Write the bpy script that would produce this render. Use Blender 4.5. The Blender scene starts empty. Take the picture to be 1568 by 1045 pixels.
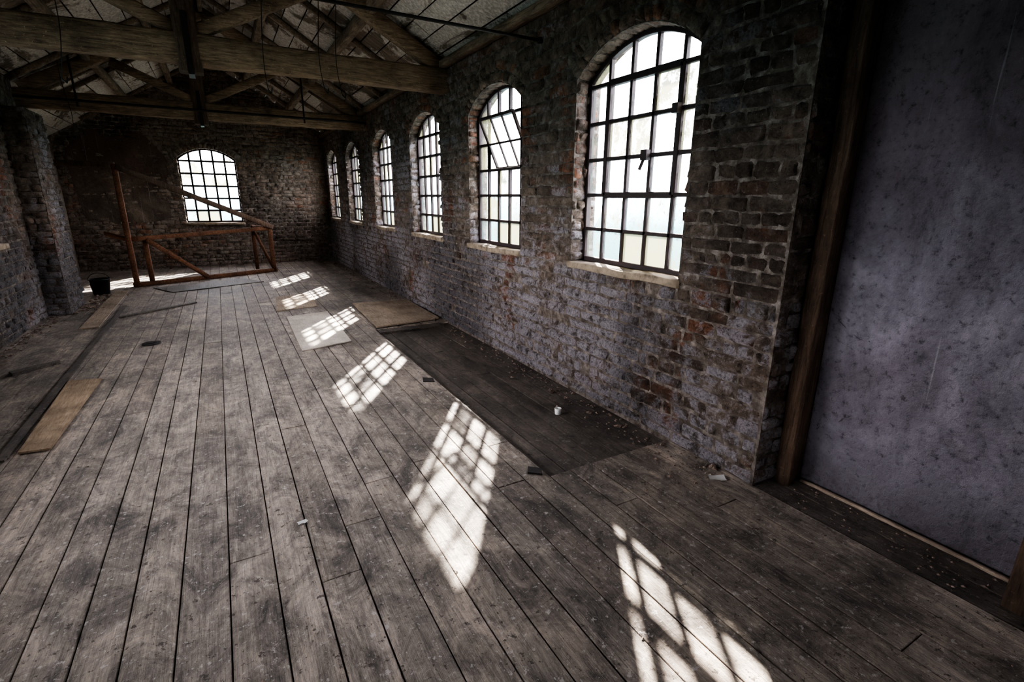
import bpy, math, random
from mathutils import Vector, Matrix, noise
from mathutils.geometry import tessellate_polygon
random.seed(7)
R=random.uniform
scene=bpy.context.scene
# ------------------------------------------------------------ materials
class NT:
    def __init__(s,name):
        s.m=bpy.data.materials.new(name); s.m.use_nodes=True; s.t=s.m.node_tree; s.t.nodes.clear()
        s.out=s.t.nodes.new('ShaderNodeOutputMaterial')
        s.geo=s.t.nodes.new('ShaderNodeNewGeometry')
    def n(s,t): return s.t.nodes.new(t)
    def l(s,a,b): s.t.links.new(a,b)
    def put(s,sock,v):
        if hasattr(v,'links') or hasattr(v,'is_linked'): s.l(v,sock)
        else:
            if isinstance(v,(tuple,list)) and len(v)==3 and sock.type=='RGBA': v=(*v,1)
            sock.default_value=v
    def math(s,op,a,b=0.0,c=0.0,clamp=False):
        x=s.n('ShaderNodeMath'); x.operation=op; x.use_clamp=clamp
        s.put(x.inputs[0],a); s.put(x.inputs[1],b); s.put(x.inputs[2],c); return x.outputs[0]
    def pos(s,scale=(1,1,1),loc=(0,0,0)):
        x=s.n('ShaderNodeMapping'); s.l(s.geo.outputs['Position'],x.inputs[0]); x.inputs['Scale'].default_value=scale; x.inputs['Location'].default_value=loc
        return x.outputs[0]
    def noise(s,scale,detail=5,rough=.6,vec=None,dist=0):
        x=s.n('ShaderNodeTexNoise'); x.inputs['Scale'].default_value=scale; x.inputs['Detail'].default_value=detail; x.inputs['Roughness'].default_value=rough; x.inputs['Distortion'].default_value=dist
        s.l(vec if vec is not None else s.geo.outputs['Position'],x.inputs['Vector']); return x.outputs[0]
    def ramp(s,fac,stops,interp='LINEAR'):
        x=s.n('ShaderNodeValToRGB'); s.l(fac,x.inputs[0]); e=x.color_ramp.elements; x.color_ramp.interpolation=interp
        while len(e)<len(stops): e.new(.5)
        for i,(p,c) in enumerate(stops):
            e[i].position=p; e[i].color=(*c,1) if isinstance(c,(tuple,list)) else (c,c,c,1)
        return x.outputs[0]
    def sm(s,v,a,b,lo=0.,hi=1.):
        x=s.n('ShaderNodeMapRange'); x.interpolation_type='SMOOTHSTEP'; s.put(x.inputs[0],v)
        for i,q in zip((1,2,3,4),(a,b,lo,hi)): x.inputs[i].default_value=q
        return x.outputs[0]
    def mix(s,f,a,b,mode='MIX'):
        x=s.n('ShaderNodeMix'); x.data_type='RGBA'; x.blend_type=mode
        s.put(x.inputs[0],f); s.put(x.inputs[6],a); s.put(x.inputs[7],b); return x.outputs[2]
    def xyz(s):
        x=s.n('ShaderNodeSeparateXYZ'); s.l(s.geo.outputs['Position'],x.inputs[0]); return x.outputs
    def isl(s): return s.geo.outputs['Random Per Island']
    def bump(s,h,strength=.5,dist=.01,prev=None):
        x=s.n('ShaderNodeBump'); x.inputs['Strength'].default_value=strength; x.inputs['Distance'].default_value=dist; s.l(h,x.inputs['Height'])
        if prev is not None: s.l(prev,x.inputs['Normal'])
        return x.outputs[0]
    def bsdf(s,col,rough=.8,normal=None,metal=0.,spec=.4):
        b=s.n('ShaderNodeBsdfPrincipled'); s.put(b.inputs['Base Color'],col); s.put(b.inputs['Roughness'],rough)
        b.inputs['Metallic'].default_value=metal; b.inputs['Specular IOR Level'].default_value=spec
        if normal is not None: s.l(normal,b.inputs['Normal'])
        s.l(b.outputs[0],s.out.inputs[0]); return s.m

def mat_brick(name,wash=0.0,low=.16,tone=1.0,washcol=(.60,.57,.62)):
    t=NT(name); z=t.xyz()[2]
    n1=t.noise(1.1,5,.6); n2=t.noise(11,9,.75,dist=.3); n3=t.noise(60,6,.75); n4=t.noise(.55,3,.5,t.pos((1,1,1),(9,4,2))); n5=t.noise(2.6,6,.7,t.pos((1,1,1),(3,7,5)))
    n6=t.noise(1.9,7,.7,t.pos((1,1,1),(1,2,9)))
    c=lambda r,g,b:(r*tone,g*tone,b*tone)
    base=t.ramp(t.isl(),[(0,c(.16,.115,.085)),(.2,c(.27,.20,.15)),(.38,c(.38,.29,.22)),(.55,c(.27,.20,.165)),(.72,c(.43,.345,.27)),(.88,c(.30,.20,.155)),(.945,c(.36,.18,.10)),(1,c(.48,.19,.085))])
    base=t.mix(.4,base,t.ramp(n5,[(.3,c(.14,.10,.078)),(.5,c(.32,.25,.195)),(.7,c(.46,.38,.33))]))
    base=t.mix(t.math('MULTIPLY',t.sm(n6,.56,.62),.75),base,t.ramp(t.isl(),[(0,(.20,.10,.065)),(.5,(.40,.165,.09)),(1,(.50,.22,.12))]))
    base=t.mix(.95,base,t.ramp(n2,[(.32,.05),(.45,.6),(.57,1.1),(.72,1.9)]),'MULTIPLY')
    zb=t.sm(z,.75,1.3,low,-low*.35)
    m=t.math('ADD',t.math('MULTIPLY',n1,.8),t.math('MULTIPLY',n2,.8))
    m=t.math('ADD',m,t.math('MULTIPLY',t.isl(),.12)); m=t.math('ADD',m,zb); m=t.math('ADD',m,t.sm(n6,.54,.64,0,-.10))
    mask=t.sm(m,.87-wash,.98-wash)
    wc=t.mix(t.sm(n3,.35,.65),tuple(v*.42 for v in washcol),washcol)
    wc=t.mix(t.sm(n2,.5,.38),wc,(.10,.085,.08))
    col=t.mix(t.math('MULTIPLY',mask,.85),base,wc)
    soot=t.sm(n4,.36,.56,.40,1.0)
    col=t.mix(1,col,t.mix(soot,(.0,.0,.0),(1,1,1)),'MULTIPLY')
    col=t.mix(t.sm(n3,.60,.70,0,.8),col,(.54,.50,.47))
    col=t.mix(t.sm(n3,.42,.34,0,.9),col,(.02,.015,.012))
    h=t.math('ADD',t.math('MULTIPLY',n2,1.0),t.math('MULTIPLY',n3,.4))
    return t.bsdf(col,.72,t.bump(h,1,.06),spec=.45)
def mat_mortar(name,tone=1.0):
    t=NT(name); n2=t.noise(14,8,.7)
    col=t.ramp(n2,[(.3,(.03*tone,.023*tone,.018*tone)),(.5,(.15*tone,.125*tone,.105*tone)),(.7,(.36*tone,.32*tone,.29*tone))])
    return t.bsdf(col,.95,t.bump(n2,1,.03),spec=.2)
def mat_plaster(name,c0,c1,c2,low0=.35,top=.5):
    t=NT(name); n1=t.noise(1.3,7,.65,dist=.8); n2=t.noise(26,9,.75); n3=t.noise(3.2,9,.72,t.pos((1,1,.45)),.5); n4=t.noise(90,4,.7); z=t.xyz()[2]
    col=t.ramp(n1,[(.32,c0),(.5,c1),(.64,c2)])
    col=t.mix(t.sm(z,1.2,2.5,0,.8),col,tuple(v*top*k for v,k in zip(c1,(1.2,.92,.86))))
    col=t.mix(.85,col,t.ramp(n3,[(.32,.35),(.44,.8),(.56,1.08),(.68,1.3)]),'MULTIPLY')
    col=t.mix(.8,col,t.ramp(n2,[(.32,.15),(.45,.95),(.8,1.35)]),'MULTIPLY')
    sc=t.noise(2.2,10,.8,t.pos((1,1,1),(5,1,3)),2.2)
    col=t.mix(t.sm(sc,.39,.34,0,.7),col,(.06,.045,.05))
    st=t.noise(1.6,5,.6,t.pos((22,22,.35)))
    col=t.mix(t.sm(st,.64,.72,0,.5),col,(.60,.57,.60))
    col=t.mix(t.sm(n4,.66,.72,0,.6),col,(.6,.58,.6))
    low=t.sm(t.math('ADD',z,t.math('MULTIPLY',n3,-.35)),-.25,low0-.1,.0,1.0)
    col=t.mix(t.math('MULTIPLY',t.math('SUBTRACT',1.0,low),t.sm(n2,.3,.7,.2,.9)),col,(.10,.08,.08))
    return t.bsdf(col,.68,t.bump(t.math('ADD',n2,t.math('ADD',t.math('MULTIPLY',n3,.8),t.math('MULTIPLY',n4,.25))),1,.03),spec=.4)
def mat_floor(name,tone=1.0,dark=0.0):
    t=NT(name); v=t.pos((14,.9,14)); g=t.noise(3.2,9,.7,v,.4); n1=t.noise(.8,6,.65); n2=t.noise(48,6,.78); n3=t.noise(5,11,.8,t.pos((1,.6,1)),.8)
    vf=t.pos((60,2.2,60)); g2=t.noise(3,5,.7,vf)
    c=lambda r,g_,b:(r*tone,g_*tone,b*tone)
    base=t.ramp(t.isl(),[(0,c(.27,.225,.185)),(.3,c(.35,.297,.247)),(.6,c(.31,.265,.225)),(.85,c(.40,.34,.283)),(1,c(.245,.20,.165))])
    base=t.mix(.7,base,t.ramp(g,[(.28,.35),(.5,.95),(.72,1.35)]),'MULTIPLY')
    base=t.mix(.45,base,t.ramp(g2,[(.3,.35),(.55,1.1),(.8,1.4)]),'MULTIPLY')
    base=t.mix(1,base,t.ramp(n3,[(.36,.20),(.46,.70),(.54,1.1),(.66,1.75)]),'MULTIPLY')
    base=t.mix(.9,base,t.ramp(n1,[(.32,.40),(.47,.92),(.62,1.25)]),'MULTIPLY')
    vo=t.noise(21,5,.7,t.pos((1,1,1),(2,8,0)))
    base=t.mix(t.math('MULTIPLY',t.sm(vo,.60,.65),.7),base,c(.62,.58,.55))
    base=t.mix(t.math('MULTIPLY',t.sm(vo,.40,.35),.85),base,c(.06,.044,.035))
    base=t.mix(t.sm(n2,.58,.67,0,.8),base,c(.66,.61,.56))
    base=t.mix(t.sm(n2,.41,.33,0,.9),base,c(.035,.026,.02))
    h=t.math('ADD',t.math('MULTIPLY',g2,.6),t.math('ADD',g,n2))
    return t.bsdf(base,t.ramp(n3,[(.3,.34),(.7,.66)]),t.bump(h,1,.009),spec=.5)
def mat_wood(name,c0,c1,scale=(1,1,1),rough=.8,white=0.0,whitecol=(.42,.40,.38),var=.7):
    t=NT(name); g=t.noise(9,8,.7,t.pos(scale),.5); n1=t.noise(2.2,6,.65); n2=t.noise(45,5,.7)
    col=t.ramp(g,[(.3,c0),(.68,c1)])
    col=t.mix(var,col,t.ramp(n1,[(.3,.3),(.6,1.4)]),'MULTIPLY')
    if white: 
        m=t.math('ADD',t.math('MULTIPLY',n1,.6),t.math('MULTIPLY',g,.4))
        col=t.mix(t.sm(m,.62-white,.68-white),col,whitecol)
    col=t.mix(t.sm(n2,.60,.70,0,.6),col,tuple(min(1,v*1.7) for v in c1))
    return t.bsdf(col,rough,t.bump(t.math('ADD',g,t.math('MULTIPLY',n2,.3)),.8,.015),spec=.3)
def mat_simple(name,col,rough=.6,metal=0.,var=.4,scale=20,spec=.4):
    t=NT(name); n=t.noise(scale,7,.7)
    c=t.mix(var,col,t.ramp(n,[(.3,.3),(.5,1.),(.7,1.5)]),'MULTIPLY')
    return t.bsdf(c,rough,t.bump(n,.5,.005),metal,spec)
def mat_glass(name):
    t=NT(name); n1=t.noise(6,8,.75); n2=t.noise(30,5,.7); z=t.xyz()[2]; i=t.isl()
    d=t.math('MULTIPLY',t.sm(n1,.46,.59),.46)
    d=t.math('ADD',d,t.sm(i,.72,.76,0,.60)); d=t.math('ADD',d,t.math('MULTIPLY',t.sm(n2,.55,.63),.40))
    d=t.math('ADD',d,t.sm(z,1.2,2.1,.36,0.0),clamp=True)
    d=t.math('MULTIPLY',d,.97)
    tr=t.n('ShaderNodeBsdfTransparent'); tr.inputs[0].default_value=(.95,.96,1,1)
    tl=t.n('ShaderNodeBsdfTranslucent'); t.put(tl.inputs[0],t.mix(t.sm(i,.3,.7),t.mix(t.sm(n1,.45,.6),(.045,.085,.085,1),(.085,.095,.085,1)),(.10,.10,.06,1)))  # yellowish tint on some panes paints in a reflection; the rest is dirt
    gl=t.n('ShaderNodeBsdfGlossy'); gl.inputs['Roughness'].default_value=.15; gl.inputs[0].default_value=(.8,.8,.8,1)
    m=t.n('ShaderNodeMixShader'); t.l(d,m.inputs[0]); t.l(tr.outputs[0],m.inputs[1]); t.l(tl.outputs[0],m.inputs[2])
    m2=t.n('ShaderNodeMixShader'); m2.inputs[0].default_value=.04; t.l(m.outputs[0],m2.inputs[1]); t.l(gl.outputs[0],m2.inputs[2])
    t.l(m2.outputs[0],t.out.inputs[0]); return t.m
def mat_roof(name):
    t=NT(name); n1=t.noise(1.1,9,.74,t.pos((1,.55,1)),.8); n2=t.noise(30,6,.7); g=t.noise(4,6,.7,t.pos((.6,9,.6)))
    b=t.ramp(t.isl(),[(0,(.16,.125,.098)),(.5,(.24,.195,.155)),(1,(.12,.097,.075))])
    b=t.mix(.8,b,t.ramp(g,[(.3,.3),(.7,1.4)]),'MULTIPLY')
    m=t.math('ADD',n1,t.math('MULTIPLY',t.isl(),.05))
    c=t.mix(t.sm(m,.46,.52),b,t.mix(t.sm(n2,.35,.7),(.38,.345,.31),(.68,.63,.57)))
    return t.bsdf(c,.85,t.bump(t.math('ADD',g,n2),.7,.01),spec=.2)

M_BR=mat_brick('brick_right',.045,.12); M_BL=mat_brick('brick_left',.06,.12,1.1,(.58,.56,.60)); M_BF=mat_brick('brick_far',.0,.02,1.2,(.52,.46,.39))
M_ARCH=mat_brick('brick_arch',.0,.0,1.3,(.54,.49,.42))
M_MO=mat_mortar('mortar'); M_MOF=mat_mortar('mortar_far',1.2)
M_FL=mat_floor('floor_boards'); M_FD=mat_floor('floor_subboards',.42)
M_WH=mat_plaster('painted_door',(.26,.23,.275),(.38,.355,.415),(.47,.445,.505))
M_PL=mat_plaster('old_plaster',(.17,.13,.10),(.27,.22,.175),(.38,.32,.26),.1,.8)
M_PLF=mat_plaster('grimy_plaster',(.075,.056,.042),(.15,.118,.09),(.27,.22,.17),.1,.8)
M_TX=mat_wood('timber_x',(.085,.058,.04),(.38,.28,.19),(.6,6,6))
M_TZ=mat_wood('timber_z',(.045,.029,.021),(.17,.115,.08),(6,6,.6))
M_TY=mat_wood('timber_y',(.08,.058,.042),(.31,.24,.175),(6,.6,6))
M_TW=mat_wood('timber_rafter',(.10,.075,.055),(.32,.25,.19),(3,3,3),.8,.02)
M_RED=mat_wood('timber_rust',(.065,.030,.018),(.25,.125,.070),(4,4,4))
M_PLY=mat_wood('plywood',(.24,.175,.12),(.42,.325,.23),(8,.8,8)); M_PLYG=mat_wood('plywood_grey',(.50,.44,.37),(.68,.62,.54),(8,.8,8),var=.4); M_PLYB=mat_wood('plywood_brown',(.24,.185,.14),(.48,.40,.31),(8,.8,8),var=.5)
M_IR=mat_simple('window_iron',(.035,.022,.022),.6); M_IRB=mat_simple('black_iron',(.02,.016,.015),.5)
M_SILL=mat_simple('sill_stone',(.26,.21,.155),.85,var=1.0,scale=12)
M_GL=mat_glass('dirty_glass'); M_RF=mat_roof('roof_boards')
M_WHT=mat_simple('white_ceramic',(.75,.75,.73),.3,var=.1); M_BLK=mat_simple('black_plastic',(.015,.015,.017),.4)
M_RUB=mat_simple('rubble',(.24,.185,.15),.9,var=.9)
# ------------------------------------------------------------ mesh tools
class M:
    def __init__(s): s.v=[]; s.f=[]
    def add(s,vs,fs):
        b=len(s.v); s.v+= [tuple(v) for v in vs]; s.f+=[tuple(i+b for i in f) for f in fs]
    def box(s,lo,hi):
        x0,y0,z0=lo; x1,y1,z1=hi
        s.add([(x0,y0,z0),(x1,y0,z0),(x1,y1,z0),(x0,y1,z0),(x0,y0,z1),(x1,y0,z1),(x1,y1,z1),(x0,y1,z1)],
              [(0,3,2,1),(4,5,6,7),(0,1,5,4),(1,2,6,5),(2,3,7,6),(3,0,4,7)])
    def bar(s,a,b,w,h,up=(0,0,1),jit=0.0,seg=.25,cham=.12):
        a=Vector(a); b=Vector(b); d=(b-a); L=d.length; d.normalize(); up=Vector(up)
        if abs(d.dot(up))>.98: up=Vector((0,1,0)) 
        sd=d.cross(up).normalized(); u2=sd.cross(d).normalized()
        n=max(1,int(L/seg)) if jit else 1
        c=min(w,h)*cham; W=w/2; Hh=h/2
        prof=[(-W+c,-Hh),(W-c,-Hh),(W,-Hh+c),(W,Hh-c),(W-c,Hh),(-W+c,Hh),(-W,Hh-c),(-W,-Hh+c)]
        vs=[];fs=[]
        for i in range(n+1):
            p=a+d*(L*i/n)
            for (x,y) in prof:
                q=p+sd*x+u2*y
                if jit: q=q+noise.noise_vector(q*2.3)*jit+noise.noise_vector(q*9)*jit*.5
                vs.append(q)
        for i in range(n):
            for k in range(8):
                k2=(k+1)%8; fs.append((i*8+k,i*8+k2,(i+1)*8+k2,(i+1)*8+k))
        fs.append(tuple(range(7,-1,-1))); fs.append(tuple(n*8+k for k in range(8)))
        s.add(vs,fs)
    def tube(s,pts,r,n=8):
        for a,b in zip(pts[:-1],pts[1:]):
            a=Vector(a);b=Vector(b);d=(b-a).normalized(); up=Vector((0,0,1)) if abs(d.z)<.9 else Vector((0,1,0))
            x=d.cross(up).normalized(); y=x.cross(d); vs=[];fs=[]
            for p in (a,b):
                for k in range(n):
                    t=2*math.pi*k/n; vs.append(p+x*math.cos(t)*r+y*math.sin(t)*r)
            for k in range(n): fs.append((k,(k+1)%n,n+(k+1)%n,n+k))
            fs.append(tuple(range(n-1,-1,-1))); fs.append(tuple(range(n,2*n)))
            s.add(vs,fs)
    def lathe(s,c,prof,n=24):
        vs=[];fs=[]
        for r,z in prof:
            for k in range(n):
                t=2*math.pi*k/n; vs.append((c[0]+r*math.cos(t),c[1]+r*math.sin(t),c[2]+z))
        for i in range(len(prof)-1):
            for k in range(n): fs.append((i*n+k,i*n+(k+1)%n,(i+1)*n+(k+1)%n,(i+1)*n+k))
        s.add(vs,fs)
    def brick(s,pf,u0,u1,v0,v1,d):
        us=[u0,u0+min(.016,(u1-u0)*.2),(u0+u1)/2,u1-min(.016,(u1-u0)*.2),u1]
        vs_=[v0,v0+(v1-v0)*.2,v1-(v1-v0)*.2,v1]
        V=[];tl=R(-.5,.5)*.017; tv=R(-.5,.5)*.014
        for j,v in enumerate(vs_):
            for i,u in enumerate(us):
                inner=(0<i<4 and 0<j<3)
                dd=0.0
                if inner: dd=max(.001,d+tl*(i-2)+tv*(1 if j==2 else -1)+R(-.007,.007))
                V.append(pf(u+R(-.009,.009),v+R(-.008,.008),dd if inner else -.004))
        F_=[(j*5+i,j*5+i+1,(j+1)*5+i+1,(j+1)*5+i) for j in range(3) for i in range(4)]
        s.add(V,F_)
    def obj(s,name,mat,parent=None,smooth=False):
        me=bpy.data.meshes.new(name); me.from_pydata(s.v,[],s.f); me.update()
        for m in (mat if isinstance(mat,(list,tuple)) else [mat]): me.materials.append(m)
        if smooth: me.polygons.foreach_set('use_smooth',[True]*len(me.polygons))
        o=bpy.data.objects.new(name,me); scene.collection.objects.link(o)
        if parent: o.parent=parent
        return o
def empty(name,loc=(0,0,0)):
    o=bpy.data.objects.new(name,None); scene.collection.objects.link(o); o.empty_display_size=.1
    return o
# ------------------------------------------------------------ constants
XW=2.58; XL=-2.3; YF=14.6; YB=-4.0; ZC=3.2; XR=.14; ZR=4.66; XL2=-2.9
HW,Z0,Z1,RISE=.605,1.14,2.55,.225
class Op:   # arched opening
    def __init__(s,c,hw=HW,z0=Z0,z1=Z1,rise=RISE):
        s.c,s.hw,s.z0,s.z1,s.rise=c,hw,z0,z1,rise
        s.R=(hw*hw+rise*rise)/(2*rise); s.cz=z1+rise-s.R; s.a=math.asin(min(1,hw/s.R))
    def outline(s,n=16):
        p=[(s.c-s.hw,s.z0),(s.c+s.hw,s.z0)]
        for i in range(n+1):
            t=s.a-2*s.a*i/n; p.append((s.c+s.R*math.sin(t),s.cz+s.R*math.cos(t)))
        return p
    def topz(s,u):
        x=u-s.c
        return s.cz+math.sqrt(max(0,s.R**2-x*x)) if abs(x)<=s.hw else s.z1
def wall_slab(name,pf,outer,ops,th,mat):
    """pf(u,v,d): d>0 towards room"""
    m=M(); loops=[outer]+[o.outline() for o in ops]
    polys=[[Vector((a,b,0)) for a,b in L] for L in loops]
    tris=tessellate_polygon(polys); flat=[p for L in loops for p in L]; n=len(flat)
    vs=[pf(a,b,0) for a,b in flat]+[pf(a,b,-th) for a,b in flat]
    fs=[tuple(t) for t in tris]+[tuple(i+n for i in reversed(t)) for t in tris]
    k=0
    for L in loops:
        for i in range(len(L)):
            j=(i+1)%len(L); fs.append((k+i,k+j,n+k+j,n+k+i))
        k+=len(L)
    m.add(vs,fs); return m.obj(name,mat)
def brick_field(m,pf,u0,u1,v0,v1,ops,ring=.2,ch=.088,bl=.25,top=None,base_d=.015,skip=.02):
    v=v0;row=0
    while v<v1-.02:
        ve=min(v+ch*R(.85,1.2),v1); mid=(v+ve)/2
        ivs=[(u0,u1)]
        if top:
            a,b=top(ve); ivs=[(max(u0,a),min(u1,b))]
        for o in ops:
            Ro=o.R+ring; cut=None
            if ve>o.z0+.02 and mid<o.z1: cut=o.hw
            if mid>=o.z1-.02:
                dz=mid-o.cz
                if abs(dz)<Ro:
                    x=math.sqrt(Ro*Ro-dz*dz); lim=(o.R+ring)*math.sin(o.a)
                    cut=max(cut or 0,min(x,lim+.02)-.02)
            if cut:
                new=[]
                for a,b in ivs:
                    l,r=o.c-cut,o.c+cut
                    if r<=a or l>=b: new.append((a,b)); continue
                    if l>a: new.append((a,l))
                    if r<b: new.append((r,b))
                ivs=new
        for a,b in ivs:
            if b-a<.03: continue
            u=a; first=True; header=(row%3==2)
            L0=bl*.5 if header else bl
            while u<b-.01:
                L=L0*R(.72,1.28)
                if first: L*= (.5 if row%2 else 1); first=False
                e=min(u+L,b)
                if b-e<.06: e=b
                if R(0,1)>skip: m.brick(pf,u+.004,e-.004,v+.004+R(-.003,.003),ve-.004+R(-.003,.003),max(.003,base_d+R(-.013,.014)))
                u=e
        v=ve;row+=1
def arch_ring(m,pf,o,r0=.0,r1=.2,d=.03,n=None,split=True):
    n=n or int(2*o.a*(o.R+.1)/.085)
    for i in range(n):
        t0=-o.a+2*o.a*i/n; t1=-o.a+2*o.a*(i+1)/n
        def q(u,v,dd,o=o): return pf(o.c+(o.R+v)*math.sin(u),o.cz+(o.R+v)*math.cos(u),dd)
        m2=(r0+r1)/2
        for (ra,rb) in (((r0,m2),(m2,r1)) if split else ((r0,r1),)):
            sc=lambda u,v,dd:q(t0+(t1-t0)*(u/.1),v,dd)
            m.brick(sc,.006,.094,ra+.004,rb-.004,d+R(-.014,.010))
def jamb_bricks(m,pf,o,th,sides=(1,)):
    for sgn in sides:
        def q(u,v,dd,sgn=sgn): return pf(o.c+sgn*(o.hw-dd),v,-u)
        brick_field(m,q,.0,th,o.z0,o.z1,[],bl=.2,base_d=.008)
def soffit_bricks(m,pf,o,th):
    n=int(2*o.a*o.R/.09)
    for i in range(n):
        t0=-o.a+2*o.a*i/n; t1=-o.a+2*o.a*(i+1)/n
        def q(u,v,dd): 
            t=t0+(t1-t0)*(u/.1); r=o.R-dd
            return pf(o.c+r*math.sin(t),o.cz+r*math.cos(t),-v)
        m.brick(q,.005,.095,0,th,.008)
def lattice(name,pf,o,d,cols=5,rows=6,tilt=None,miss=(),bw=.026,glazed=True,casement=False):
    """iron glazed window in plane at depth -d"""
    e=empty(name); fr=M(); gl=M()
    P=lambda u,v,dd=0: Vector(pf(u,v,-d+dd))
    nrm=(P(0,0,1)-P(0,0,0)).normalized()
    def B(a,b,w=bw,h=.035): fr.bar(P(*a),P(*b),w,h,up=tuple(nrm),cham=.1)
    x0,x1=o.c-o.hw,o.c+o.hw; zt=o.z1+o.rise
    rh=(zt-o.z0)/rows
    tc=tilt
    B((x0+.015,o.z0),(x0+.015,o.z1),.045,.05); B((x1-.015,o.z0),(x1-.015,o.z1),.045,.05); B((x0,o.z0+.02),(x1,o.z0+.02),.04,.05)
    ol=o.outline(18)[2:]
    for a,b in zip(ol[:-1],ol[1:]): B((o.c+(a[0]-o.c)*.975,a[1]-.014),(o.c+(b[0]-o.c)*.975,b[1]-.014),.045,.05)
    xs=[x0+(x1-x0)*i/cols for i in range(cols+1)]; zs=[o.z0+rh*j for j in range(rows+1)]
    def inside(i,j): return tc and tc[0]<=i<tc[1] and tc[2]<=j<tc[3]
    for i in range(1,cols):
        x=xs[i]; zt_=o.topz(x)
        for j in range(rows):
            if tc and tc[0]<i<tc[1] and tc[2]<=j<tc[3]: continue
            a=zs[j]; b=min(zs[j+1],zt_)
            if b>a: B((x,a),(x,b))
    for j in range(1,rows):
        z=zs[j]
        if z>o.z1:
            xx=math.sqrt(max(0,o.R**2-(z-o.cz)**2))
        else: xx=o.hw
        if tc and tc[2]<j<tc[3]:
            B((o.c-xx,z),(xs[tc[0]],z)); B((xs[tc[1]],z),(o.c+xx,z))
        else: B((o.c-xx,z),(o.c+xx,z))
    if casement:   # closed opening light with latch
        for x in (xs[1],xs[4]): B((x,zs[2]),(x,zs[5]),.045,.05)
        for z in (zs[2],zs[5]): B((xs[1],z),(xs[4],z),.045,.05)
        q=P(xs[2]+.02,zs[3]+.0,.04); fr.box((q.x-.02,q.y-.03,q.z-.035),(q.x+.02,q.y+.03,q.z+.035)); fr.bar(q,q+Vector((-.03,.02,-.10)),.02,.02)
        q=P(xs[1],zs[4],.04); fr.box((q.x-.02,q.y-.02,q.z-.03),(q.x+.02,q.y+.03,q.z+.03))
    for i in range(cols):
        for j in range(rows):
            if inside(i,j): continue
            a,b=xs[i],xs[i+1]; z=zs[j]; t=zs[j+1]
            if (i,j) in miss:   # broken pane: a shard left in one corner
                gl.add([P(a,z),P(a+(b-a)*.55,z),P(a+(b-a)*.2,z+rh*.4),P(a,z+rh*.8)],[(0,1,2,3)]); continue
            ta,tb=min(t,o.topz(a+.001)),min(t,o.topz(b-.001))
            if i==0: ta=min(t,o.z1+.02)
            if i==cols-1: tb=min(t,o.z1+.02)
            if max(ta,tb)<=z+.01: continue
            gl.add([P(a,z),P(b,z),P(b,max(tb,z)),P(a,max(ta,z))],[(0,1,2,3)])
    if tc:
        zc=(zs[tc[2]]+zs[tc[3]])/2; an=math.radians(24)
        def T(u,v):
            dv=v-zc; return P(u,zc+dv*math.cos(an),dv*math.sin(an))
        ua,ub=xs[tc[0]],xs[tc[1]]; za,zb=zs[tc[2]],zs[tc[3]]
        for (a,b) in [((ua,za),(ub,za)),((ua,zb),(ub,zb)),((ua,za),(ua,zb)),((ub,za),(ub,zb))]: fr.bar(T(*a),T(*b),.03,.03)
        for i in range(tc[0]+1,tc[1]): fr.bar(T(xs[i],za),T(xs[i],zb),.02,.02)
        for j in range(tc[2]+1,tc[3]): fr.bar(T(ua,zs[j]),T(ub,zs[j]),.02,.02)
        for i in range(tc[0],tc[1]):
            for j in range(tc[2],tc[3]): gl.add([T(xs[i],zs[j]),T(xs[i+1],zs[j]),T(xs[i+1],zs[j+1]),T(xs[i],zs[j+1])],[(0,1,2,3)])
        B((ua,za),(ua,zb)); B((ub,za),(ub,zb))
    fr.obj('frame',M_IR,e)
    if glazed: gl.obj('glass',M_GL,e)
    return e
# ------------------------------------------------------------ right wall
TH=.24
pR=lambda u,v,d:(XW-d,u,v)
opsR=[Op(c) for c in (2.93,4.98,7.06,9.18,11.45,13.62)]
YE=1.60
wr=wall_slab('wall_right',pR,[(YE,-.05),(YF,-.05),(YF,ZC+.1),(YE,ZC+.1)],opsR,TH,M_MO)
b=M(); brick_field(b,pR,YE+.01,YF,0,ZC,opsR)
for o in opsR: jamb_bricks(b,pR,o,TH,(1,-1))
pE=lambda u,v,d:(XW+u,YE-d,v)
brick_field(b,pE,0,TH,0,ZC,[],base_d=.01)
b.obj('bricks',M_BR,wr,True)
b=M()
for o in opsR: arch_ring(b,pR,o); soffit_bricks(b,pR,o,TH)
b.obj('arches',M_ARCH,wr,True)
wn=M(); wn.box((XW,YB,-.05),(XW+.5,.38,ZC+.1)); wn.box((XW+.02,.38,2.80),(XW+.5,YE-.02,ZC+.1))
wn.box((XW+.41,.38,-.05),(XW+.5,YE+.2,2.80)); wn.box((XW+TH+.005,YE-.02,-.05),(XW+.5,YE+.25,ZC+.1))
wno=wn.obj('wall_right_near',M_MO)
b=M(); brick_field(b,pR,YB,.38,0,ZC,[]); b.obj('bricks',M_BR,wno,True)
for i,o in enumerate(opsR):
    miss={0:((3,5),(4,1)),1:((0,3),),2:((2,4),(3,1)),3:((1,3),),4:((1,2),),5:()}[i]
    w=lattice('window_%d'%(i+1),pR,o,.145,tilt=(1,4,3,5) if i==1 else None,miss=miss,bw=.028 if i<2 else .034,casement=(i==0))
    s=M(); s.bar((XW+.07,o.c-o.hw-.02,o.z0-.025),(XW+.07,o.c+o.hw+.02,o.z0-.025),.20,.055,jit=.012,seg=.07)
    s.obj('trim_%d'%(i+1),M_SILL,None,True)
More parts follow.
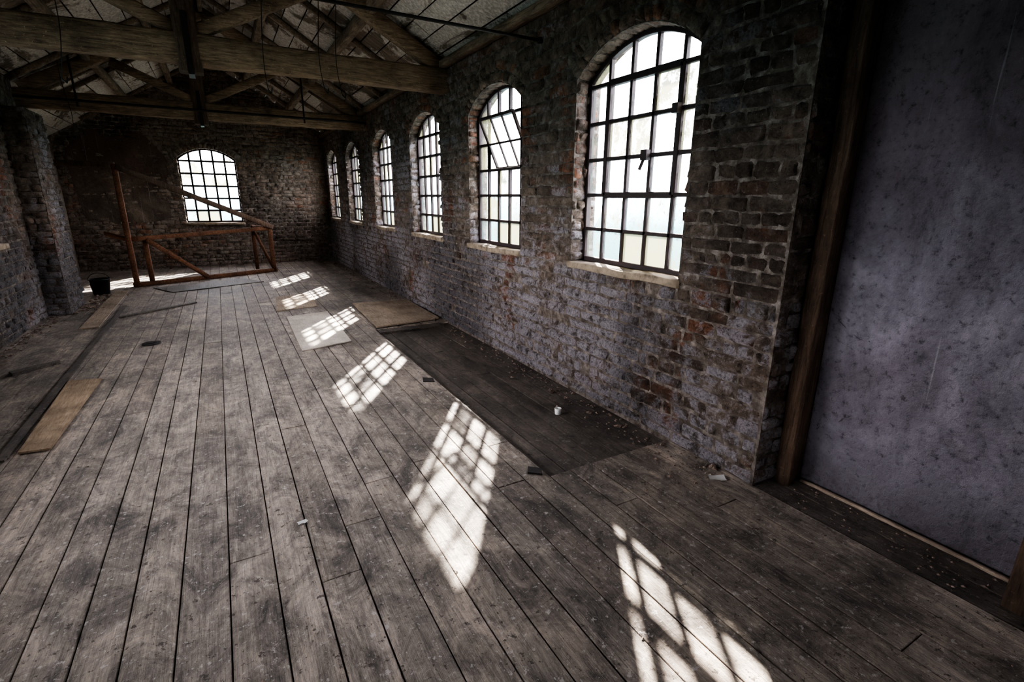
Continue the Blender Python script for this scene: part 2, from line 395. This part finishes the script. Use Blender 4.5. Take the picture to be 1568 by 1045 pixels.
# ------------------------------------------------------------ door recess
XD=2.93
d=M()
ny,nz=14,30; y0,y1,zb,zt=.47,1.52,.0,2.78
vs=[];fs=[]
for j in range(nz+1):
    for i in range(ny+1):
        y=y0+(y1-y0)*i/ny; z=zb+(zt-zb)*j/nz
        vs.append((XD+noise.noise(Vector((y*1.3,z*1.1,3)))*.012,y,z))
for j in range(nz):
    for i in range(ny): k=j*(ny+1)+i; fs.append((k,k+ny+1,k+ny+2,k+1))
d.add(vs,fs); d.box((XD+.013,y0,zb),(XD+.045,y1,zt))
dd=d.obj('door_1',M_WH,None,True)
t=M(); t.bar((2.79,1.535,-.02),(2.79,1.535,2.78),.075,.09,jit=.010,seg=.12,up=(0,1,0)); t.bar((2.89,1.548,-.02),(2.89,1.548,2.78),.09,.055,jit=.004,up=(0,1,0)); t.obj('trim_7',M_TZ,None,True)
t=M(); t.bar((2.74,.44,-.02),(2.74,.44,2.78),.12,.10,jit=.008,up=(0,1,0)); t.bar((2.88,.43,-.02),(2.88,.43,2.78),.14,.08,jit=.008,up=(0,1,0)); t.obj('trim_8',M_TZ,None,True)
t=M(); t.bar((2.76,.5,2.72),(2.76,1.49,2.72),.16,.14,jit=.006); t.obj('trim_9',M_TY,None,True)
t=M(); t.bar((2.895,.50,.006),(2.895,1.49,.006),.025,.016,jit=.006,seg=.08); t.obj('trim_10',M_PLYB,None,True)  # pale lip added in place of the light line under the door
# ------------------------------------------------------------ far wall
pF=lambda u,v,d:(u,YF-d,v)
oF=Op(-.105,.61,1.04,2.52,.23)
roofz=lambda x: ZC+(XW-x)*(ZR-ZC)/(XW-XR) if x>XR else ZR-(XR-x)*(ZR-ZC)/(XR-XL)
wf=wall_slab('wall_far',pF,[(XL2-.3,-.05),(XW+TH,-.05),(XW+TH,ZC-.1),(XR,ZR+.05),(XL2-.3,roofz(XL2)-.1)],[oF],TH,M_MOF)
b=M()
def gtop(z):
    if z<2.75: return (-99,99)
    kr=(ZR-ZC)/(XW-XR); kl=(ZR-ZC)/(XR-XL)
    return (XR-(ZR-z)/kl+.02,XR+(ZR-z)/kr-.02)
brick_field(b,pF,XL2,XW,0,ZR-.05,[oF],top=gtop,base_d=.010); jamb_bricks(b,pF,oF,TH,(1,-1)); b.obj('bricks',M_BF,wf,True)
b=M(); arch_ring(b,pF,oF,r1=.12,d=.02,split=False); soffit_bricks(b,pF,oF,TH); b.obj('arches',M_ARCH,wf,True)
lattice('window_7',pF,oF,.13,cols=5,rows=6,bw=.042)
s=M(); s.bar((-.74,YF-.02,1.01),(.53,YF-.02,1.01),.14,.05,jit=.006); s.obj('trim_11',M_SILL,None,True)
vs=[];fs=[];ring=[]
nn=60
for i in range(nn):
    a=2*math.pi*i/nn; cx,cz=-1.82,2.0
    rx=.88; rz=.98; k=(abs(math.cos(a))**4+abs(math.sin(a))**4)**-.25
    ring.append((cx+rx*k*math.cos(a)*(1+.05*math.sin(5*a)+R(-.05,.03)),YF-.020+R(-.002,.002),cz+rz*k*math.sin(a)*(1+.06*math.sin(7*a)+R(-.04,.02))))
vs=ring+[(x,YF+.02,z) for x,y,z in ring]
fs=[tuple(range(nn))[::-1]]+[(i,(i+1)%nn,nn+(i+1)%nn,nn+i) for i in range(nn)]
m=M(); m.add(vs,fs); m.obj('plaster',M_PLF,wf)
# ------------------------------------------------------------ left walls
pL=lambda u,v,d:(XL+d,u,v)
opsL=[Op(7.72,.60,1.09,2.52,.22)]+[Op(c,w_,1.0,2.58,.24) for c,w_ in ((5.3,.82),(3.05,.82),(.75,.60))]  # all but the first are unseen, added and sized for fill light
YP=10.12
wl=wall_slab('wall_left',pL,[(YB,-.05),(YP,-.05),(YP,ZC+.05),(YB,ZC+.05)],opsL,TH,M_MO)
b=M(); brick_field(b,pL,6.25,9.25,0,ZC,opsL[:1]); brick_field(b,pL,YB,6.25,0,ZC,opsL[1:])
jamb_bricks(b,pL,opsL[0],TH,(1,))
b.obj('bricks',M_BL,wl,True)
b=M()
for o in opsL: arch_ring(b,pL,o)
b.obj('arches',M_ARCH,wl,True)
for i,o in enumerate(opsL):
    lattice('window_%d'%(i+8),pL,o,.145,cols=5 if i in (0,3) else 6,rows=6,glazed=(i in (0,3)))  # unglazed ones are unseen, left open to pass more light
    s=M(); s.bar((XL-.06,o.c-o.hw-.02,o.z0-.03),(XL-.06,o.c+o.hw+.02,o.z0-.03),.2,.06,jit=.008,seg=.1); s.obj('trim_%d'%(12+i),M_SILL,None,True)
XP=-2.04
p=M(); p.box((XL+.001,9.25,-.03),(XP,YP,2.75)); po=p.obj('pier_core',M_MO,wl)
b=M()
brick_field(b,lambda u,v,d:(XL+u,9.25-d,v),0,XP-XL,0,2.75,[],bl=.24)
brick_field(b,lambda u,v,d:(XP+d,u,v),9.25,YP,0,2.75,[])
brick_field(b,lambda u,v,d:(XP-u,YP+d,v),0,XP-XL,0,2.75,[])
b.obj('pier_bricks',M_BL,wl,True)
m=M(); m.box((XL2-.25,YP+.16,-.05),(XL2,YF-.001,2.8)); m.obj('wall_left_far',M_PL)
m=M(); m.box((XL2-.25,YP+.001,-.05),(XL-.02,YP+.15,2.8)); m.obj('wall_left_return',M_MO)
# back wall (behind the camera)
pB=lambda u,v,d:(u,YB+d,v)
opB=[Op(.15,.6,1.1,2.5,.22)]  # unseen window, added to let sky light in from behind
wb=wall_slab('wall_back',pB,[(XL-.3,-.05),(XW+.3,-.05),(XW+.3,ZC-.1),(XR,ZR+.05),(XL-.3,ZC-.1)],opB,TH,M_MO)
b=M(); brick_field(b,pB,XL,XW,0,ZC,opB,ring=.01); b.obj('bricks',M_BR,wb,True)
lattice('window_12',pB,opB[0],.13)
# ------------------------------------------------------------ floor
fl=M(); fs_=M()
bw=.172
def board(m,x0,x1,y0,y1,z,th=.028):
    g=R(.0015,.0035); c=.0025
    x0+=g;x1-=g;y0+=.002;y1-=.002
    dz=R(-.0022,.0022); tl=R(-.0015,.0015)
    vs=[(x0,y0,z-th),(x1,y0,z-th),(x1,y1,z-th),(x0,y1,z-th),
        (x0,y0,z+dz-c),(x1,y0,z+dz-c),(x1,y1,z+dz-c),(x0,y1,z+dz-c),
        (x0+c,y0+c,z+dz+tl),(x1-c,y0+c,z+dz-tl),(x1-c,y1-c,z+dz-tl),(x0+c,y1-c,z+dz+tl)]
    f=[(0,1,5,4),(1,2,6,5),(2,3,7,6),(3,0,4,7),(4,5,9,8),(5,6,10,9),(6,7,11,10),(7,4,8,11),(8,9,10,11)]
    m.add(vs,f)
HX=1.57; HY0,HY1=2.28,6.35
x=XL2
edges=[]
while x<XW-.01:
    e=x+bw*R(.90,1.10)
    if x<HX<e+.05 and e>HX-.09: e=HX
    if e>XW-.05: e=XW
    edges.append((x,e)); x=e
for (a,b_) in edges:
    y=YB+R(-1,0)
    while y<YF:
        L=R(1.6,5.0); e=min(y+L,YF); yy0=max(y,YB)
        if a>=HX-.001 and not (e<=HY0 or y>=HY1):
            if y<HY0: board(fl,a,b_,yy0,HY0,0)
            if e>HY1: board(fl,a,b_,HY1,e,0)
        else: board(fl,a,b_,yy0,e,0)
        y=e
x=XW
while x<XD-.03:
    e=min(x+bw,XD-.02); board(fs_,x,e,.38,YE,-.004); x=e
x=HX
while x<XW:
    e=min(x+.145,XW); y=HY0
    while y<HY1:
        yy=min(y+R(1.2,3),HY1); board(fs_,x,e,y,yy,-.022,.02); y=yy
    x=e
base=M(); base.box((XL2-.3,YB-.2,-.12),(XW+.50,YF+.2,-.03)); 
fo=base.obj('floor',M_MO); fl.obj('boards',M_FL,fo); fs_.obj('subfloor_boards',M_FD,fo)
# ------------------------------------------------------------ roof
kr=(ZR-ZC)/(XW-XR); kl=(ZR-ZC)/(XR-XL)
rf=M()
def strip(xa,xb,za,zb):
    n=14
    for i in range(n):
        a=i/n+.002; b2=(i+1)/n-.002
        x0=xa+(xb-xa)*a; x1=xa+(xb-xa)*b2; z0=za+(zb-za)*a; z1=za+(zb-za)*b2
        y=YB-.2
        while y<YF+.3:
            e=min(y+R(1.5,4),YF+.3); dz=R(-.004,.004)
            rf.add([(x0,y,z0+dz),(x1,y,z1+dz),(x1,e-.004,z1+dz),(x0,e-.004,z0+dz)],[(0,1,2,3)]); y=e
strip(XW+.3,XR,ZC-.3*kr+.02,ZR+.02); strip(XL2-.3,XR,roofz(XL2-.3)+.02,ZR+.02)
cover=M()
cover.add([(XW+.6,YB-.4,ZC-.6*kr+.09),(XR,YB-.4,ZR+.09),(XL2-.6,YB-.4,roofz(XL2-.6)+.09),(XL2-.6,YF+.5,roofz(XL2-.6)+.09),(XR,YF+.5,ZR+.09),(XW+.6,YF+.5,ZC-.6*kr+.09)],[(0,1,4,5),(1,2,3,4)])
co=cover.obj('ceiling',M_PL); rf.obj('roof_boards',M_RF,co)
pu=M()
for fx in (.36,.7):
    x=XW+(XR-XW)*fx; pu.bar((x,YB,roofz(x)-.09),(x,YF,roofz(x)-.09),.10,.13,jit=.008)
    x=XL+(XR-XL)*fx; pu.bar((x,YB,roofz(x)-.09),(x,YF,roofz(x)-.09),.10,.13,jit=.008)
pu.bar((XR,YB,ZR-.1),(XR,YF,ZR-.1),.06,.2,jit=.006)
pu.bar((XW-.06,YB,ZC-.03),(XW-.06,YF,ZC-.03),.10,.08,jit=.008)
pu.obj('roof_purlins',M_TY,co,True)
for ty in (2.0,6.2,10.35):
    e=empty('roof_truss'); tz=3.0
    m=M(); m.bar((XL-.05,ty,tz),(XW+.12,ty,tz),.17,.26,jit=.016,seg=.15); m.obj('tie_beam',M_TX,e,True)
    m=M(); m.bar((-.06,ty,2.80),(-.06,ty,ZR-.12),.20,.20,jit=.01,up=(0,1,0)); m.obj('king_post',M_TZ,e,True)
    m=M()
    m.bar((XW-.05,ty,3.12),(XR,ty,ZR-.2),.13,.17,jit=.01); m.bar((XL+.05,ty,3.12),(XR,ty,ZR-.2),.13,.17,jit=.01)
    m.bar((-.0,ty,3.15),(1.2,ty,roofz(1.2)-.28),.11,.12,jit=.008); m.bar((-.12,ty,3.15),(-1.15,ty,roofz(-1.15)-.28),.11,.12,jit=.008)
    m.obj('rafters',M_TX,e,True)
    m=M()
    for s_ in (-1,1): m.box((-.085,ty+s_*.106-.005,2.78),(-.035,ty+s_*.106+.005,3.3))
    m.box((-.085,ty-.11,2.77),(-.035,ty+.11,2.782))
    for z in (2.85,3.0,3.2): m.tube([(-.06,ty-.125,z),(-.06,ty-.10,z)],.014,6)
    m.obj('iron_strap',M_IRB,e)
m=M()
y=YB+.3;k=0
while y<YF:
    if min(abs(y-t) for t in (2.0,6.2,10.35))>.2:
        if R(0,1)<.6: m.bar((XL+.02,y,roofz(XL+.02)-.03),(XR-.02,y,ZR-.04),.05,.07,jit=.005)
        if y>7.0 and k%2==0: m.bar((XW-.02,y,roofz(XW-.02)-.03),(XR+.02,y,ZR-.04),.05,.07,jit=.005)
    y+=.62;k+=1
m.obj('common_rafters',M_TW,co,True)
# ------------------------------------------------------------ iron tie rods and hanging wires
m=M(); m.tube([(XW-.01,4.06,2.95),(XL+.01,4.06,2.95)],.013)
m.tube([(XW-.02,4.06,2.93),(XW-.02,4.06,2.97)],.025,8); m.obj('tie_rod',M_IRB)
m=M(); m.tube([(XW-.01,10.05,2.98),(XL+.01,10.05,2.98)],.020); 
for xx in (-1.6,1.5): m.tube([(xx,10.05,2.9),(xx,10.05,roofz(xx)-.02)],.014)
m.obj('line_shaft_pipe',M_IRB)
def wire(name,x,y,z1,z0,sway=.05):
    m=M(); pts=[]
    n=14
    for i in range(n+1):
        t=i/n; pts.append((x+math.sin(t*5+x)*sway*t,y+math.sin(t*3)*sway*.3*t,z1+(z0-z1)*t))
    m.tube(pts,.004,5); 
    m.tube([pts[-1],(pts[-1][0]+.03,pts[-1][1],z0-.03),(pts[-1][0]+.04,pts[-1][1],z0+.02)],.006,5)
    return m.obj(name,M_IRB)
for x,z0 in ((1.15,2.75),(1.32,2.72),(.62,2.7),(-1.0,2.62)): wire('hanging_wire',x,6.08,roofz(x)+.01,z0)
wire('hanging_wire',-1.75,10.2,roofz(-1.75)+.01,2.5)
m=M(); m.tube([(2.905,.80,2.75),(2.905,.79,2.4),(2.90,.81,2.2),(2.905,.80,2.08)],.003,5); m.obj('hanging_cable',M_IRB)
# ------------------------------------------------------------ stair guard frame at the far end
e=empty('stair_guard_frame')
A=Vector((-1.52,11.62,0)); Bp=Vector((.93,12.72,0)); dr=(Bp-A).normalized(); bk=Vector((-dr.y,dr.x,0))
at=lambda s,z,o=0: tuple(A+(Bp-A)*s+bk*o+Vector((0,0,z)))
m=M()
m.bar(at(0,0),at(0,2.2),.085,.085,jit=.005,up=(0,1,0)); m.bar(at(.10,0,.05),at(.10,.9,.05),.08,.08,jit=.005)
m.bar(at(1,0),at(1,1.02),.09,.09,jit=.005); m.bar(at(1,0,.75),at(1,1.02,.75),.08,.08,jit=.005)
m.bar(at(-.02,.04),at(1.02,.04),.08,.08,jit=.005)
m.bar(at(0,.88),at(1,.98),.045,.08,jit=.005)
m.bar(at(.10,.86,-.03),at(.46,.06,-.03),.05,.08,jit=.005)
m.bar(at(1,.98),at(1,.98,.8),.05,.08,jit=.004); m.bar(at(1,.06),at(1,.95,.75),.04,.07,jit=.004)
m.bar(at(0,.88),at(-.02,.95,1.0),.05,.08,jit=.004)
m.obj('posts_and_rails',M_RED,e,True)
m=M(); m.bar(at(.0,2.15,-.05),at(1.02,1.0,-.05),.05,.10,jit=.005); m.bar(at(-.0,2.18),(XL2+.02,11.9,2.2),.08,.10,jit=.005); m.obj('braces',M_TZ,e,True)
# ------------------------------------------------------------ loose sheets and boards on floor
def sheet(name,pts,th,mat,z=.004,lift=None):
    m=M(); n=len(pts)
    lo=[(x,y,z+(lift[i] if lift else 0)) for i,(x,y) in enumerate(pts)]; hi=[(x,y,zz+th) for x,y,zz in lo]
    m.add(lo+hi,[tuple(range(n))[::-1],tuple(range(n,2*n))]+[(i,(i+1)%n,n+(i+1)%n,n+i) for i in range(n)])
    return m.obj(name,mat)
sheet('plywood_sheet',[(.60,5.76),(1.17,5.92),(1.21,7.72),(.64,7.62)],.012,M_PLYG)
sheet('plywood_sheet',[(1.60,6.38),(2.50,6.50),(2.53,7.95),(1.66,8.10)],.02,M_PLYB,.012)
sheet('plywood_sheet',[(-1.36,4.18),(-1.19,4.16),(-1.15,5.68),(-1.40,5.75)],.014,M_PLY,.006)
sheet('plywood_sheet',[(.55,8.1),(1.15,8.2),(1.22,9.4),(.65,9.3)],.010,M_PLYB)
sheet('floor_plank',[(-1.46,4.1),(-1.405,4.1),(-1.44,9.6),(-1.50,9.6)],.012,M_FD,.003)  # thin dark strip laid in place of a long open gap
sheet('floor_plank',[(-1.9,6.2),(-1.6,6.45),(-1.62,6.53),(-1.95,6.3)],.025,M_FD)
sheet('floor_plank',[(-1.40,8.6),(-.5,9.35),(-.53,9.43),(-1.42,8.68)],.02,M_FD)
sheet('floor_plank',[(-1.75,8.1),(-1.55,8.1),(-1.6,11.2),(-1.8,11.2)],.014,M_PLYB)
sheet('floor_plank',[(1.58,6.17),(2.45,6.18),(2.45,6.33),(1.58,6.32)],.022,M_FD,-.02)
sheet('floor_hatch',[(-1.25,11.3),(.2,11.9),(.6,11.2),(-.9,10.6)],.010,M_FD)
sheet('dark_floor_patch',[(1.45,4.22),(1.54,4.16),(1.56,4.26),(1.48,4.32)],.006,M_IRB)  # dark flat piece added in place of a hole in the boards
sheet('dark_floor_patch',[(1.46,2.36),(1.53,2.30),(1.56,2.36),(1.50,2.42)],.012,M_IRB)  # small dark thing on the floor, material not known
m=M(); m.lathe((-.88,6.91,0.002),[(.0,.02),(.05,.02),(.06,.012),(.09,.012),(.095,.002),(.095,0)],20); m.obj('dark_knot_disc',M_IRB)  # raised dark disc added in place of a dark knot hole
m=M(); m.lathe((2.17,3.06,-.02),[(.0,.0),(.022,0),(.024,.002),(.028,.05),(.026,.052),(.022,.05),(.019,.006),(0,.006)],24)
c=m.obj('white_cup',M_WHT,None,True); 
m=M(); m.lathe((-1.95,10.95,0.002),[(0,0),(.11,0),(.115,.01),(.15,.26),(.158,.26),(.158,.275),(.145,.275),(.11,.02),(0,.02)],28)
m.tube([(-1.95+.15*math.cos(t),10.95-.02,.26+.0+.12*math.sin(t)) for t in [i*math.pi/12 for i in range(13)]],.005,6); m.obj('black_bucket',M_BLK,None,True)
def paper(name,x,y,s,a):
    m=M(); vs=[]
    for j in range(4):
        for i in range(4):
            u=(i/3-.5)*s; v=(j/3-.5)*s*.6; vs.append((x+u*math.cos(a)-v*math.sin(a),y+u*math.sin(a)+v*math.cos(a),.006+abs(R(0,.012))))
    m.add(vs,[(j*4+i,j*4+i+1,j*4+i+5,j*4+i+4) for j in range(3) for i in range(3)]); return m.obj(name,M_WHT,None,True)
paper('paper_scrap',.17,2.51,.05,.2); paper('paper_scrap',2.45,1.75,.10,-.6); paper('paper_scrap',.95,.7,.03,1)
m=M()
def pebble(x,y,z,s):
    vs=[];sx,sy,sz=R(.6,1.4),R(.6,1.4),R(.4,.9)
    for v in [(1,0,0),(-1,0,0),(0,1,0),(0,-1,0),(0,0,1),(0,0,-.6),(.6,.6,.5),(-.6,.6,.4),(.6,-.6,.5),(-.6,-.6,.5)]:
        vs.append(Vector((x+v[0]*s*sx*R(.8,1.2),y+v[1]*s*sy*R(.8,1.2),z+s*.45+v[2]*s*sz)))
    f=[(0,6,4),(6,2,4),(2,7,4),(7,1,4),(1,9,4),(9,3,4),(3,8,4),(8,0,4),(0,2,6),(2,1,7),(1,3,9),(3,0,8),(0,5,2),(2,5,1),(1,5,3),(3,5,0)]
    m.add(vs,f)
for i in range(900):
    y=R(1.7,14.3); 
    x=min(XW-.03,XW-abs(random.gauss(0,.14))-.03); z=-.022 if HY0<y<HY1 else 0
    pebble(x,y,z,R(.003,.014) if R(0,1)<.93 else R(.015,.028))
for i in range(160): pebble(XL+.04+abs(random.gauss(0,.1)),R(6.0,9.2),0,R(.005,.02))
for i in range(120): pebble(XP+.04+abs(random.gauss(0,.15)),R(9.2,11),0,R(.005,.03))
for i in range(90): pebble(R(2.62,2.85),R(.55,1.45),0,R(.003,.010))
for i in range(420): pebble(R(-2.2,2.5),R(.3,12),.0,R(.002,.007))
for i in range(120): pebble(R(-2.7,2.5),YF-.06-abs(random.gauss(0,.12)),.0,R(.006,.025))
m.obj('brick_rubble',M_RUB,fo)
# ------------------------------------------------------------ light
sd=Vector((-.84,-1.26,-1)).normalized()
sun=bpy.data.lights.new('sun','SUN'); sun.energy=38; sun.angle=math.radians(.8); sun.color=(1,.91,.80)
so=bpy.data.objects.new('sun',sun); scene.collection.objects.link(so); so.rotation_euler=sd.to_track_quat('-Z','Y').to_euler(); so.location=(8,12,10)
w=bpy.data.worlds.new('sky'); scene.world=w; w.use_nodes=True; nt=w.node_tree; nt.nodes.clear()
o=nt.nodes.new('ShaderNodeOutputWorld'); bg=nt.nodes.new('ShaderNodeBackground'); tc=nt.nodes.new('ShaderNodeTexCoord'); sx=nt.nodes.new('ShaderNodeSeparateXYZ'); rp=nt.nodes.new('ShaderNodeValToRGB'); mr=nt.nodes.new('ShaderNodeMapRange')
nt.links.new(tc.outputs['Generated'],sx.inputs[0]); nt.links.new(sx.outputs[2],mr.inputs[0]); mr.inputs[1].default_value=-.5; mr.inputs[2].default_value=.5
nt.links.new(mr.outputs[0],rp.inputs[0]); el=rp.color_ramp.elements
el[0].position=0; el[0].color=(.14,.16,.16,1); el[1].position=1; el[1].color=(.96,.93,1,1)
for p_,c_ in ((.38,(.06,.11,.115)),(.45,(.09,.155,.165)),(.51,(.42,.54,.60)),(.57,(1,.96,.99))):
    q=el.new(p_); q.color=(*c_,1)
nt.links.new(rp.outputs[0],bg.inputs[0]); bg.inputs[1].default_value=11.5; nt.links.new(bg.outputs[0],o.inputs[0])
# ------------------------------------------------------------ camera
F=767.0;p_,psi,roll=[math.radians(a) for a in (15.849,29.609,.435)]
fh=Vector((math.sin(psi),math.cos(psi),0)); r=Vector((math.cos(psi),-math.sin(psi),0))
f=fh*math.cos(p_)-Vector((0,0,math.sin(p_))); u=r.cross(f)
r2=r*math.cos(roll)+u*math.sin(roll); u2=r2.cross(f)
cam=bpy.data.cameras.new('camera'); cam.sensor_width=36; cam.lens=F/1568*36; cam.clip_start=.05
co=bpy.data.objects.new('camera',cam); scene.collection.objects.link(co)
mt=Matrix((r2,u2,-f)).transposed().to_4x4(); mt.translation=Vector((0,0,1.65)); co.matrix_world=mt
scene.camera=co
scene.view_settings.view_transform='AgX'
try: scene.view_settings.look='AgX - High Contrast'
except Exception as ex: print(ex)
scene.view_settings.exposure=1.05
